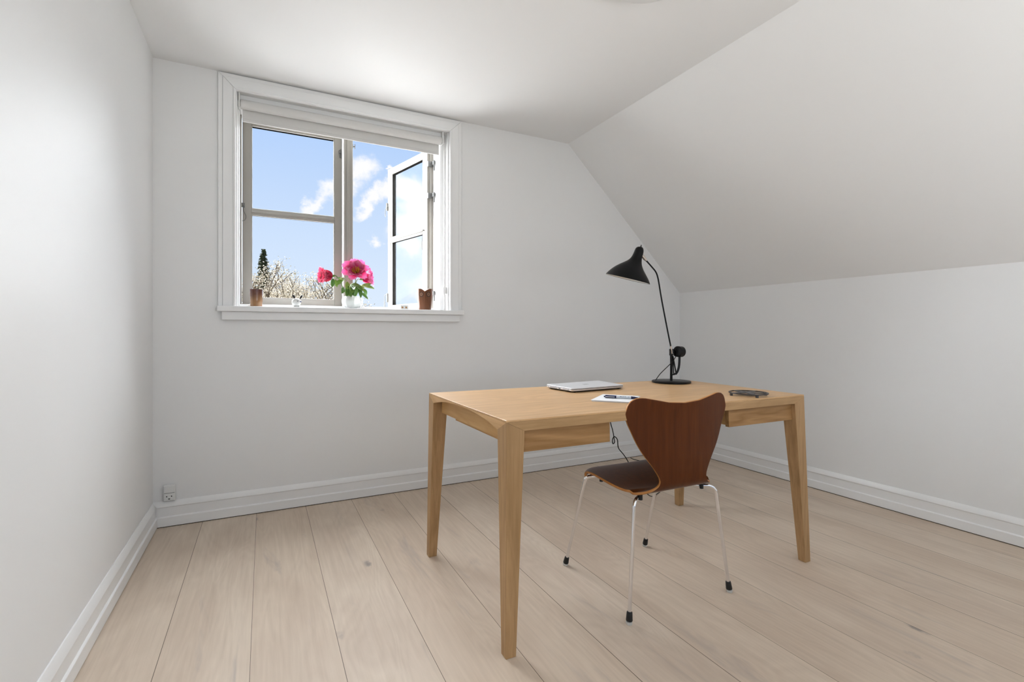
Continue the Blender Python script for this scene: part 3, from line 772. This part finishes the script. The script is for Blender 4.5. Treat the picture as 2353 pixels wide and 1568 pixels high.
pa = Vector((1.232, 1.592, ZT+.0115)); pb = Vector((1.327, 1.498, ZT+.0105)); pd = (pb-pa).normalized()
pen = thing('pen', 'navy ballpoint pen with a pale printed barrel lying across the notepad', 'pen', (pa+pb)/2-UP*.006)
bm = B(); tube(bm, [pa-pd*.004, pa+pd*.002], .0030, 10); tube(bm, [pa+pd*.002, pa+pd*.046], .0058, 14); obj('cap', bm, M['navy'], pen, smooth=50)
bm = B(); tube(bm, [pa+pd*.046, pa+pd*.104], .0053, 14); obj('barrel', bm, M['pen_clear'], pen, smooth=50)
bm = B(); tube(bm, [pa+pd*.104, pa+pd*.118, pa+pd*.128, pa+pd*.132], [.0055, .0045, .0020, .0006], 12); obj('tip', bm, M['navy'], pen, smooth=50)
pn = Vector((-pd.y, pd.x, 0)); sdv = -pn
if sdv.dot(FW) > 0: sdv = -sdv
bm = B(); q0 = pa+pd*.004+sdv*.0058; q1 = pa+pd*.040+sdv*.0062
tube(bm, [q0, q0+sdv*.002+pd*.002, q1], .0014, 6); obj('clip', bm, M['alu'], pen)
nrm = (sdv*.85+UP*.53).normalized(); yv = nrm.cross(pd)
bm = B()
for s0, s1, hh in ((.060, .068, .0009), (.070, .077, .0007), (.0795, .0825, .0011), (.094, .096, .0012)):
    q0, q1 = pa+pd*s0+nrm*.0051, pa+pd*s1+nrm*.0051
    hexa(bm, [q0-yv*hh, q1-yv*hh, q1+yv*hh, q0+yv*hh], [q0-yv*hh+nrm*.0004, q1-yv*hh+nrm*.0004, q1+yv*hh+nrm*.0004, q0+yv*hh+nrm*.0004])
obj('printed_mark', bm, M['navy'], pen)

# ================================================================== TRIVET
tv = thing('trivet', 'small round black iron trivet near the right end of the desk', 'trivet', (1.853, 1.405, ZT))
C0 = Vector((1.853, 1.405, ZT))
bm = B()
for rr, z_ in ((.078, .0145),): 
    lathe(bm, [(rr-.006, z_-.0045), (rr, z_-.0045), (rr, z_), (rr-.006, z_), (rr-.006, z_-.0045)], C0, 56)
obj('ring', bm, M['black_iron'], tv)
bm = B(); n = 5
inner = [];
for k in range(2*n):
    an = PI*k/n+.3; r_ = .074 if k % 2 == 0 else .027
    if k % 2 == 0:
        for da in (-.07, .07): inner.append((r_*math.cos(an+da), r_*math.sin(an+da)))
    else: inner.append((r_*math.cos(an), r_*math.sin(an)))
prism(bm, [(C0.x+a_, C0.y+b_) for a_, b_ in inner], 2, ZT+.0110, ZT+.0143)
obj('star_plate', bm, M['black_iron'], tv)
for dk_ in (RT, -RT, FW, -FW):
    q = C0+dk_*.0735
    bm = B(); tube(bm, [q, q+UP*.0125], .0062, 12); obj('foot', bm, M['black_iron'], tv)

# ================================================================== WALL SOCKET
sk = thing('wall_socket', 'white double wall socket low beside the left corner', 'socket', (-.437, YB, .1735))
bm = B(); box(bm, -.463, -.411, YB-.020, YB, .1335, .2140); obj('frame', bm, M['plastic'], sk, bevel=.003)
bm = B(); box(bm, -.459, -.415, YB-.023, YB-.018, .176, .208); obj('blank_cover', bm, M['plastic'], sk, bevel=.001)
bm = B(); box(bm, -.459, -.415, YB-.023, YB-.018, .137, .1735); f_ = obj('socket_face', bm, M['plastic'], sk, bevel=.001)
bm = B()
for x_ in (-.448, -.427): tube(bm, [(x_, YB-.0236, .158), (x_, YB-.020, .158)], .0029, 12)
hexa(bm, [(-.441, YB-.0236, .1425), (-.434, YB-.0236, .1425), (-.434, YB-.020, .1425), (-.441, YB-.020, .1425)], [(-.442, YB-.0236, .147), (-.433, YB-.0236, .147), (-.433, YB-.020, .147), (-.442, YB-.020, .147)])
obj('socket_holes', bm, M['hole'], f_)
bm = B(); box(bm, -.4592, -.4148, YB-.0205, YB-.0199, .1736, .1759); obj('seam', bm, M['steel'], sk)

# ================================================================== CEILING LAMP
cl = thing('ceiling_lamp', 'round white ceiling lamp just entering the top of the picture', 'lamp', (1.290, 1.385, ZC))
cc_ = Vector((1.290, 1.385, 0))
bm = B(); lathe(bm, [(0, ZC), (.196, ZC), (.198, ZC-.012), (.190, ZC-.016), (0, ZC-.016)], cc_, 72); obj('ceiling_plate', bm, M['white'], cl, smooth=35)
bm = B(); lathe(bm, [(.178, ZC-.016), (.184, ZC-.045), (.183, ZC-.060), (.174, ZC-.068), (.120, ZC-.078), (0, ZC-.084)], cc_, 72); obj('diffuser', bm, M['white'], cl, smooth=35)

# ================================================================== WINDOWSILL THINGS
SZ = 1.149
def cup():
    c = Vector((-.040, 3.12, SZ))
    bm = B(); lathe(bm, [(0, 0), (.0285, 0), (.0300, .002), (.0325, .04), (.0350, .098), (.0350, .100), (.0325, .100), (.0320, .096), (.0290, .008), (0, .007)], c, 40)
    for v in bm.verts: v.co -= c
    o = obj('cup', bm, M['glaze'], None, smooth=50); o.location = c
    tag(o, 'brown glazed ceramic cup at the left end of the windowsill', 'cup')
cup()
# small white creature figurine
fc = Vector((.168, 3.12, SZ))
fg = thing('animal_figurine', 'tiny white round animal figurine with dark ears on the windowsill', 'figurine', fc)
bm = B(); bmesh.ops.create_uvsphere(bm, u_segments=28, v_segments=18, radius=1); bmesh.ops.scale(bm, verts=bm.verts, vec=(.0250, .0235, .0255)); bmesh.ops.translate(bm, verts=bm.verts, vec=fc+UP*.032)
# muzzle bulge towards right front
for v in bm.verts:
    d = (v.co-(fc+UP*.032)).normalized(); k = max(0, d.dot(Vector((.72, -.66, .12)).normalized()))**10; v.co += Vector((.72, -.66, .05))*.007*k
obj('body', bm, M['bisque'], fg, smooth=180)
for x_, y_ in ((-.012, -.008), (.014, -.008), (-.010, .010), (.012, .010)):
    bm = B(); tube(bm, [fc+Vector((x_, y_, 0)), fc+Vector((x_, y_, .016))], .0042, 10); obj('leg', bm, M['bisque'], fg, smooth=50)
for s_, tilt in ((-1, -.45), (1, .55)):
    base = fc+Vector((.006+s_*.013, 0, .052)); d = Vector((tilt, 0, 1)).normalized()
    bm = B(); tube(bm, [base, base+d*.008, base+d*.015, base+d*.022, base+d*.027], [.0018, .0045, .0062, .0045, .0008], 10); e = obj('ear', bm, M['hole'], fg, smooth=60); e['label'] = 'dark leaf-shaped ear'
bm = B(); bmesh.ops.create_uvsphere(bm, u_segments=12, v_segments=8, radius=.0042); nv = (Vector((.72, -.66, .05))).normalized(); bmesh.ops.translate(bm, verts=bm.verts, vec=fc+UP*.034+nv*.0315); obj('nose', bm, M['bead'], fg, smooth=180)
for q in ((.25, -.95, .25),):
    bm = B(); bmesh.ops.create_uvsphere(bm, u_segments=10, v_segments=6, radius=.0024); bmesh.ops.translate(bm, verts=bm.verts, vec=fc+UP*.032+Vector(q).normalized()*.0242); obj('eye', bm, M['hole'], fg, smooth=180)

# tiny white block with two brown dimples
bc = Vector((.806, 3.12, SZ))
tk = thing('tealight_block', 'tiny white ceramic block with two brown dimples near the owl pot', 'ornament', bc)
bm = B(); box(bm, bc.x-.026, bc.x+.026, bc.y-.010, bc.y+.010, SZ, SZ+.032); obj('block', bm, M['bisque'], tk, bevel=.003)
for s_ in (-.014, .010):
    bm = B(); lathe(bm, [(0, 0), (.0050, 0), (.0062, .0012), (.0062, .0022), (0, .0022)], (bc.x+s_, bc.y-.0098, SZ+.016), 16, (0, -1, 0)); obj('dimple', bm, M['glaze'], tk)

# owl-faced wooden pot
oc = Vector((.947, 3.13, SZ))
op = thing('owl_pot', 'brown wooden owl-faced pot at the right end of the windowsill', 'ornament', oc)
bm = B(); NSG = 64
FD = Vector((-.30, -.95, 0)).normalized()    # the way the owl looks
SDv = Vector((-FD.y, FD.x, 0))
def owl_r(z_): return interp([(0, .036), (.004, .039), (.03, .0435), (.07, .0475), (.105, .0495), (.14, .0500)], z_)
NZ = 22; rings = []
for i in range(NZ+1):
    ring = []
    for k in range(NSG):
        th = 2*PI*k/NSG; d = FD*math.cos(th)+SDv*math.sin(th)
        fa = math.cos(th)                                  # 1 at the beak
        top = .123+.018*min(1, abs(math.sin(th))*1.5)**.7
        z_ = top*i/NZ
        r_ = owl_r(z_)
        # flat cheek facets meeting at a beak ridge
        if fa > .30:
            s_ = math.sin(th); r_f = .0475*(1.0)/(math.cos(abs(th if th < PI else 2*PI-th)-.52)) * interp([(0, .80), (.03, .90), (.07, .97), (.14, 1.0)], z_)*.985
            k_ = min(1, (z_)/.035)
            r_ = r_*(1-k_)+min(r_, r_f)*k_
            r_ *= 1.0
            ridge = max(0, 1-abs(s_)/.16)
            r_ += .0028*ridge*min(1, z_/.04)
        ring.append(bm.verts.new(oc+d*r_+UP*z_))
    rings.append(ring)
# hollow inside
inn = [[bm.verts.new(oc+(v.co-oc-UP*(v.co.z-oc.z))*.82+UP*(v.co.z-oc.z)) for v in rings[-1]], [bm.verts.new(oc+(v.co-oc-UP*(v.co.z-oc.z))*.72+UP*.02) for v in rings[-1]]]
seq = rings+inn
for i in range(len(seq)-1):
    for k in range(NSG): bm.faces.new((seq[i][k], seq[i][(k+1) % NSG], seq[i+1][(k+1) % NSG], seq[i+1][k]))
bm.faces.new(rings[0][::-1]); bm.faces.new(inn[-1])
obj('pot_body', bm, M['teak_pot'], op, smooth=40)
for s_ in (-1, 1):
    th = s_*.52; d = FD*math.cos(th)+SDv*math.sin(th); c_ = oc+d*.0462+UP*.104
    bm = B(); lathe(bm, [(.0125, 0), (.0158, 0), (.0158, .0012), (.0125, .0012), (.0125, 0)], c_, 32, d); e = obj('eye_ring', bm, M['hole'], op, smooth=40)
    bm = B(); lathe(bm, [(0, 0), (.0124, 0), (.0124, .0014), (0, .0020)], c_, 32, d); e = obj('eye', bm, M['teak_pale'], op, smooth=40)
    bm = B(); lathe(bm, [(0, .0016), (.0026, .0016), (.0026, .0026), (0, .0026)], c_, 14, d); obj('pupil', bm, M['hole'], e)
bm = B(); q = oc+FD*.0425+UP*.034; box(bm, -.0045, .0045, -.0008, .0008, -.0018, .0018); bm.transform(Matrix.Translation(q) @ Matrix.Rotation(math.atan2(FD.y, FD.x)+PI/2, 4, 'Z')); e = obj('beak_inlay', bm, M['white'], op)

# ------------------------------------------------------------------ vase with peonies
vc = Vector((.492, 3.175, SZ))
def vf(th, z_): return 1+.035*math.cos(8*th)
bm = B(); lathe(bm, [(0, 0), (.036, 0), (.046, .006), (.058, .028), (.062, .046), (.060, .062), (.052, .076), (.050, .080), (.046, .079), (.050, .070), (.055, .056), (.056, .042), (.051, .026), (.040, .012), (0, .010)], vc, 96, None, vf)
for v in bm.verts: v.co -= vc
vs = obj('vase', bm, M['crystal'], None, smooth=60); vs.location = vc; tag(vs, 'round ribbed clear glass vase on the windowsill holding peonies', 'vase')

def petal(bm, uvl, base, axis, side, L, Wd, open_, cup_, tw=0, seed=0):
    """petal leaving base along axis, leaning out towards side by open_ (radians), cupped"""
    axis = Vector(axis).normalized(); side = (Vector(side)-axis*Vector(side).dot(axis)).normalized(); lat = axis.cross(side)
    nu, nv = 8, 9; g = []; rnd = random.Random(seed)
    ph = rnd.random()*6
    for j in range(nv+1):
        v = j/nv
        a_ = open_*(.35+.95*v-.55*cup_*v*v)
        if j == 0: pos = Vector(base)
        else: pos = pos+(axis*math.cos(a_)+side*math.sin(a_))*(L/nv)
        nrm_ = axis*(-math.sin(a_))+side*math.cos(a_)
        w = Wd*(math.sin(PI*min(1, (.10+.90*v)**.9*.90)))**.62
        row = []
        for i in range(nu+1):
            u = i/nu*2-1
            q = pos+lat*(w*.5*u)-nrm_*(-1)*0-nrm_*(w*.34*cup_*(u*u)*1.0)*(-1 if False else 1)
            fr_ = .0022*math.sin(7*u+ph)*v*v+.0016*math.sin(13*u+ph*2)*v**3
            q += nrm_*fr_*1.4+(axis*math.cos(a_)+side*math.sin(a_))*(.003*math.cos(6*u+ph)*v**4-.006*abs(u)**3*v)
            row.append((bm.verts.new(q), (u*.5+.5, v)))
        g.append(row)
    for j in range(nv):
        for i in range(nu):
            qd = (g[j][i], g[j][i+1], g[j+1][i+1], g[j+1][i]); f = bm.faces.new([k[0] for k in qd])
            for lo, k in zip(f.loops, qd): lo[uvl].uv = k[1]
def leaf(bm, uvl, base, d, nrm_, L, Wd, droop=.3):
    d = Vector(d).normalized(); nrm_ = Vector(nrm_); lat = d.cross(nrm_).normalized(); nrm_ = lat.cross(d)
    n = 8; g = []; pos = Vector(base)
    for j in range(n+1):
        v = j/n; dd_ = (d-nrm_*droop*v*1.6).normalized()
        if j: pos = pos+dd_*(L/n)
        w = Wd*math.sin(PI*min(1, v*.94+.04))**.8+.0006
        row = [bm.verts.new(pos+lat*(w*.5*u)+nrm_*(abs(u)*w*.22)) for u in (-1, -.5, 0, .5, 1)]
        g.append(row)
    for j in range(n):
        for i in range(4): bm.faces.new((g[j][i], g[j][i+1], g[j+1][i+1], g[j+1][i]))
def peony(label, center, axis, R_, opening, base_pt, petal_m, leaves, seed, rows=((6, .62, 1.0), (6, 1.0, 1.0)), show_heart=True):
    axis = Vector(axis).normalized(); c = Vector(center); rnd = random.Random(seed)
    root = thing('peony', label, 'flower', base_pt, 'peonies in the glass vase')
    b0 = c-axis*R_*.35
    u_ = axis.orthogonal().normalized(); w_ = axis.cross(u_)
    for ri, (n, op_, ln) in enumerate(rows):
        for k in range(n):
            an = 2*PI*(k+.5*ri)/n+rnd.uniform(-.12, .12); sd_ = u_*math.cos(an)+w_*math.sin(an)
            bm = B(); uvl = bm.loops.layers.uv.new('UVMap')
            petal(bm, uvl, b0+sd_*.004, axis, sd_, R_*1.22*ln*rnd.uniform(.92, 1.06), R_*1.0*rnd.uniform(.9, 1.1), opening*op_*rnd.uniform(.92, 1.1), rnd.uniform(.55, .85), seed=seed*50+ri*10+k)
            o = obj('petal', bm, petal_m, root, smooth=180)
            s2 = o.modifiers.new('thick', 'SOLIDIFY'); s2.thickness = .0008
    bm = B(); rr = random.Random(seed+5)
    if show_heart:
        for k in range(70):
            an = rr.uniform(0, 2*PI); q = math.sqrt(rr.random())*.55; sd_ = u_*math.cos(an)+w_*math.sin(an)
            d = (axis+sd_*q*1.1).normalized(); L = R_*rr.uniform(.46, .62)
            tube(bm, [b0+sd_*q*.012, b0+sd_*q*.012+d*L*.8, b0+sd_*q*.012+d*L], [.0006, .0008, .0018], 5)
        obj('stamens', bm, M['stamen'], root, smooth=180)
    else: bm.free()
    # green cup under the petals and stem
    bm = B(); lathe(bm, [(.0022, -.018), (.007, -.010), (.011, -.001), (.009, .006), (0, .006)], b0, 14, axis); obj('calyx', bm, M['stem'], root, smooth=180)
    st = smooth_path([b0-axis*.012, b0-axis*.035+UP*-.004, Vector(base_pt)*.45+(b0-axis*.05)*.55, Vector(base_pt)+UP*.035, Vector(base_pt)+UP*.004], 6)
    bm = B(); tube(bm, st, .0021, 8); obj('stem', bm, M['stem'], root, smooth=180)
    for i, (lb, ld, ln_, L, Wd, dr, lm) in enumerate(leaves):
        bm = B(); leaf(bm, None, lb, ld, ln_, L, Wd, dr); o = obj('leaf', bm, M[lm], root, smooth=180)
        s2 = o.modifiers.new('thick', 'SOLIDIFY'); s2.thickness = .0006
    return root
TCAM = (-FW).normalized()
def wp(px, py, Y):   # measured from the photo: direction numbers turned into metres on the plane y = Y
    dx = (px-1176.5)/1120.0; r = FW+RT*dx+UP*((761.5-py)/1120.0); k = Y/r.y
    return Vector((r.x*k, Y, HC+r.z*k))
def leafset(seed, n, cx, cz, sp, yy):
    r = random.Random(seed); out = []
    for k in range(n):
        b_ = Vector((cx+r.uniform(-.35, .35)*sp, yy+r.uniform(-.02, .02), cz+r.uniform(-.25, .35)*sp))
        d = Vector((b_.x-cx+r.uniform(-.02, .02), r.uniform(-.05, .01), r.uniform(-.055, .03)))
        out.append((b_, d, Vector((r.uniform(-.5, .5), -.75, .65)), r.uniform(.050, .078), r.uniform(.020, .032), r.uniform(.1, .6), r.choice(['leaf', 'leaf', 'leaf_light'])))
    return out
cA = wp(818, 622, 3.155)
peony('big open pink peony facing the room, tallest in the vase', cA, (-.12, -.80, .42), .074, 1.28, vc+Vector((.004, -.004, .012)), M['petal'], leafset(3, 11, .492, 1.285, .07, 3.16), 3, rows=((5, .98, .84), (7, 1.16, 1.0)))
cB = wp(754, 634, 3.150)
peony('cupped deep pink peony leaning out to the left of the vase', cB, (-.90, -.28, -.02), .066, .80, vc+Vector((-.012, .004, .012)), M['petal_deep'], leafset(8, 7, .455, 1.30, .08, 3.165)+[(wp(765, 640, 3.155), (-.05, -.1, -.9), (.2, -.9, .3), .055, .026, .2, 'leaf'), (wp(770, 642, 3.15), (.25, -.1, -.9), (.2, -.9, .3), .050, .018, .2, 'leaf_light'), (wp(772, 640, 3.15), (.9, -.1, .1), (.1, -.6, .8), .070, .022, .3, 'leaf'), (wp(765, 632, 3.15), (.9, .1, -.35), (.1, -.6, .8), .045, .014, .3, 'leaf')], 11, rows=((5, .62, .95), (6, 1.0, 1.0)), show_heart=False)
cC = wp(841, 640, 3.215)
peony('pale pink peony half hidden behind the big bloom, leaning right', cC, (.85, -.10, .18), .066, .98, vc+Vector((.012, .012, .012)), M['petal'], leafset(14, 8, .53, 1.285, .08, 3.18)+[(wp(828, 660, 3.17), (.95, 0, .38), (0, -.8, .6), .075, .024, .1, 'leaf_light'), (wp(826, 672, 3.16), (.8, 0, -.5), (0, -.8, .6), .070, .022, .2, 'leaf')], 21, rows=((5, .7, .95), (7, 1.05, 1.0)))

# ================================================================== OUTSIDE

# spruce
tx, ty = -.02, 22.0
tr = thing('spruce_tree', 'dark pointed spruce tree rising beyond the left window panes', 'tree', (tx, ty, -3.0))
bm = B(); tube(bm, [(tx, ty, -3.0), (tx, ty, 1.0), (tx, ty, 4.1)], [.16, .09, .02], 10); obj('trunk', bm, M['bark'], tr)
bm = B(); rr = random.Random(5); z_ = 4.28
def spike(a_, b_, w):
    a_, b_ = Vector(a_), Vector(b_); d = (b_-a_).normalized(); n_ = d.cross(UP).normalized()
    v = [bm.verts.new(a_), bm.verts.new(a_.lerp(b_, .45)+n_*w+UP*w*.1), bm.verts.new(b_), bm.verts.new(a_.lerp(b_, .45)-n_*w+UP*w*.1), bm.verts.new(a_.lerp(b_, .4)-UP*w*1.3)]
    for f in ((0, 1, 2), (0, 2, 3), (0, 4, 1), (4, 2, 1), (0, 3, 4), (3, 2, 4)): bm.faces.new([v[i] for i in f])
while z_ > -2.6:
    h = 4.28-z_; R_ = .05+.215*h**.88
    n = int(10+h*6)
    for k in range(n):
        an = rr.uniform(0, 2*PI); r_ = R_*rr.uniform(.55, 1.12); d = Vector((math.cos(an), math.sin(an), 0))
        c_ = Vector((tx, ty, z_+rr.uniform(-.04, .04)))
        tip = c_+d*r_+UP*(-.10*r_-.03+rr.uniform(-.03, .05)); spike(c_, tip, .045+.03*r_)
        for s_ in (.5, .75, .95):
            p_ = c_.lerp(tip, s_)
            for q in (-1, 1):
                sdv_ = Vector((-d.y, d.x, 0))*q; spike(p_, p_+(d*.7+sdv_).normalized()*(.07+.12*r_*(1.2-s_))-UP*rr.uniform(.0, .06), .022+.012*r_)
    z_ -= .075+.010*h
obj('foliage', bm, M['needles'], tr)

# blossoming tree (several spreading limbs)
bx, by = .35, 11.0
bt = thing('blossoming_tree', 'white blossoming fruit tree below the spruce', 'tree', (bx, by, -3.0))
wood_bm = B(); rr = random.Random(12); tips = []
def grow(p, d, L, r, depth):
    p2 = p; pts = [p]; dd_ = d
    for k in range(3):
        dd_ = (dd_+Vector((rr.uniform(-.16, .16), rr.uniform(-.16, .16), rr.uniform(-.06, .14)))).normalized(); p2 = p2+dd_*L/3; pts.append(p2)
    tube(wood_bm, pts, [r, r*.9, r*.8, r*.68], 5 if depth < 3 else 4, False)
    if depth <= 3:
        for q in pts[1:]: tips.append((q, dd_, depth))
    if depth == 0: tips.append((p2, dd_, 0)); return
    for k in range(3 if depth > 1 else 3):
        nd = (dd_+Vector((rr.uniform(-.8, .8), rr.uniform(-.7, .7), rr.uniform(-.30, .45)))).normalized()
        grow(p2 if k else pts[2], nd, L*rr.uniform(.66, .86), r*.62, depth-1)
tube(wood_bm, [(bx, by, -3.0), (bx+.03, by, -2.0), (bx, by, -1.2)], [.15, .12, .11], 10)
for k in range(7):
    an = 2*PI*k/7+.4; grow(Vector((bx, by, -1.25)), Vector((math.cos(an)*.75, math.sin(an)*.6, 1.0)).normalized(), 1.25, .045, 5)
# keep the crown as the photo shows it: falling away to the right
def ceil_at(x_): return 2.28-.42*max(0, x_-.3)-.9*max(0, .18-x_)
wood_bm.verts.ensure_lookup_table()
kill = [v for v in wood_bm.verts if v.co.z > ceil_at(v.co.x)+noise.noise(v.co*2.2)*.25]
bmesh.ops.delete(wood_bm, geom=kill, context='VERTS')
obj('branches', wood_bm, M['twig'], bt, smooth=180)
bm = B(); cnt = 0
for q, d, dep in tips:
    if q.z < .9 or q.x < -1.2 or q.x > 2.6: continue
    if q.z > ceil_at(q.x)+noise.noise(q*2.2)*.25: continue
    for k in range(6):
        if cnt > 30000: break
        c_ = q+Vector((rr.gauss(0, .045), rr.gauss(0, .045), rr.gauss(0, .045))); s_ = rr.uniform(.008, .017)
        n_ = Vector((rr.uniform(-1, 1), rr.uniform(-1, 1), rr.uniform(-1, 1))).normalized(); u_ = n_.orthogonal().normalized(); w_ = n_.cross(u_)
        pv = [bm.verts.new(c_+(u_*math.cos(2*PI*i/5)+w_*math.sin(2*PI*i/5))*s_) for i in range(5)]; ctr = bm.verts.new(c_-n_*s_*.5)
        for i in range(5): bm.faces.new((pv[i], pv[(i+1) % 5], ctr))
        cnt += 1
o = obj('blossoms', bm, M['blossom'], bt); o['kind'] = 'stuff'; o['label'] = 'creamy white blossom on the twigs'

# neighbouring roof, just visible under the open sash
hb = thing('neighbouring_house', 'grey slate roof seen low behind the owl pot', 'house', (6.2, 16, -3.0))
bm = B(); box(bm, 5.0-.9, 7.2+.3, 14.5, 18.5, -3.0, 1.0); obj('house_wall', bm, M['render'], hb)
bm = B(); prism(bm, [(14.1, .95), (16.5, 1.86), (18.9, .95)], 0, 3.95, 7.7)
for v in bm.verts:
    if v.co.x < 4.5 and v.co.z > 1.5: v.co.x += .9
obj('roof', bm, M['slate'], hb)
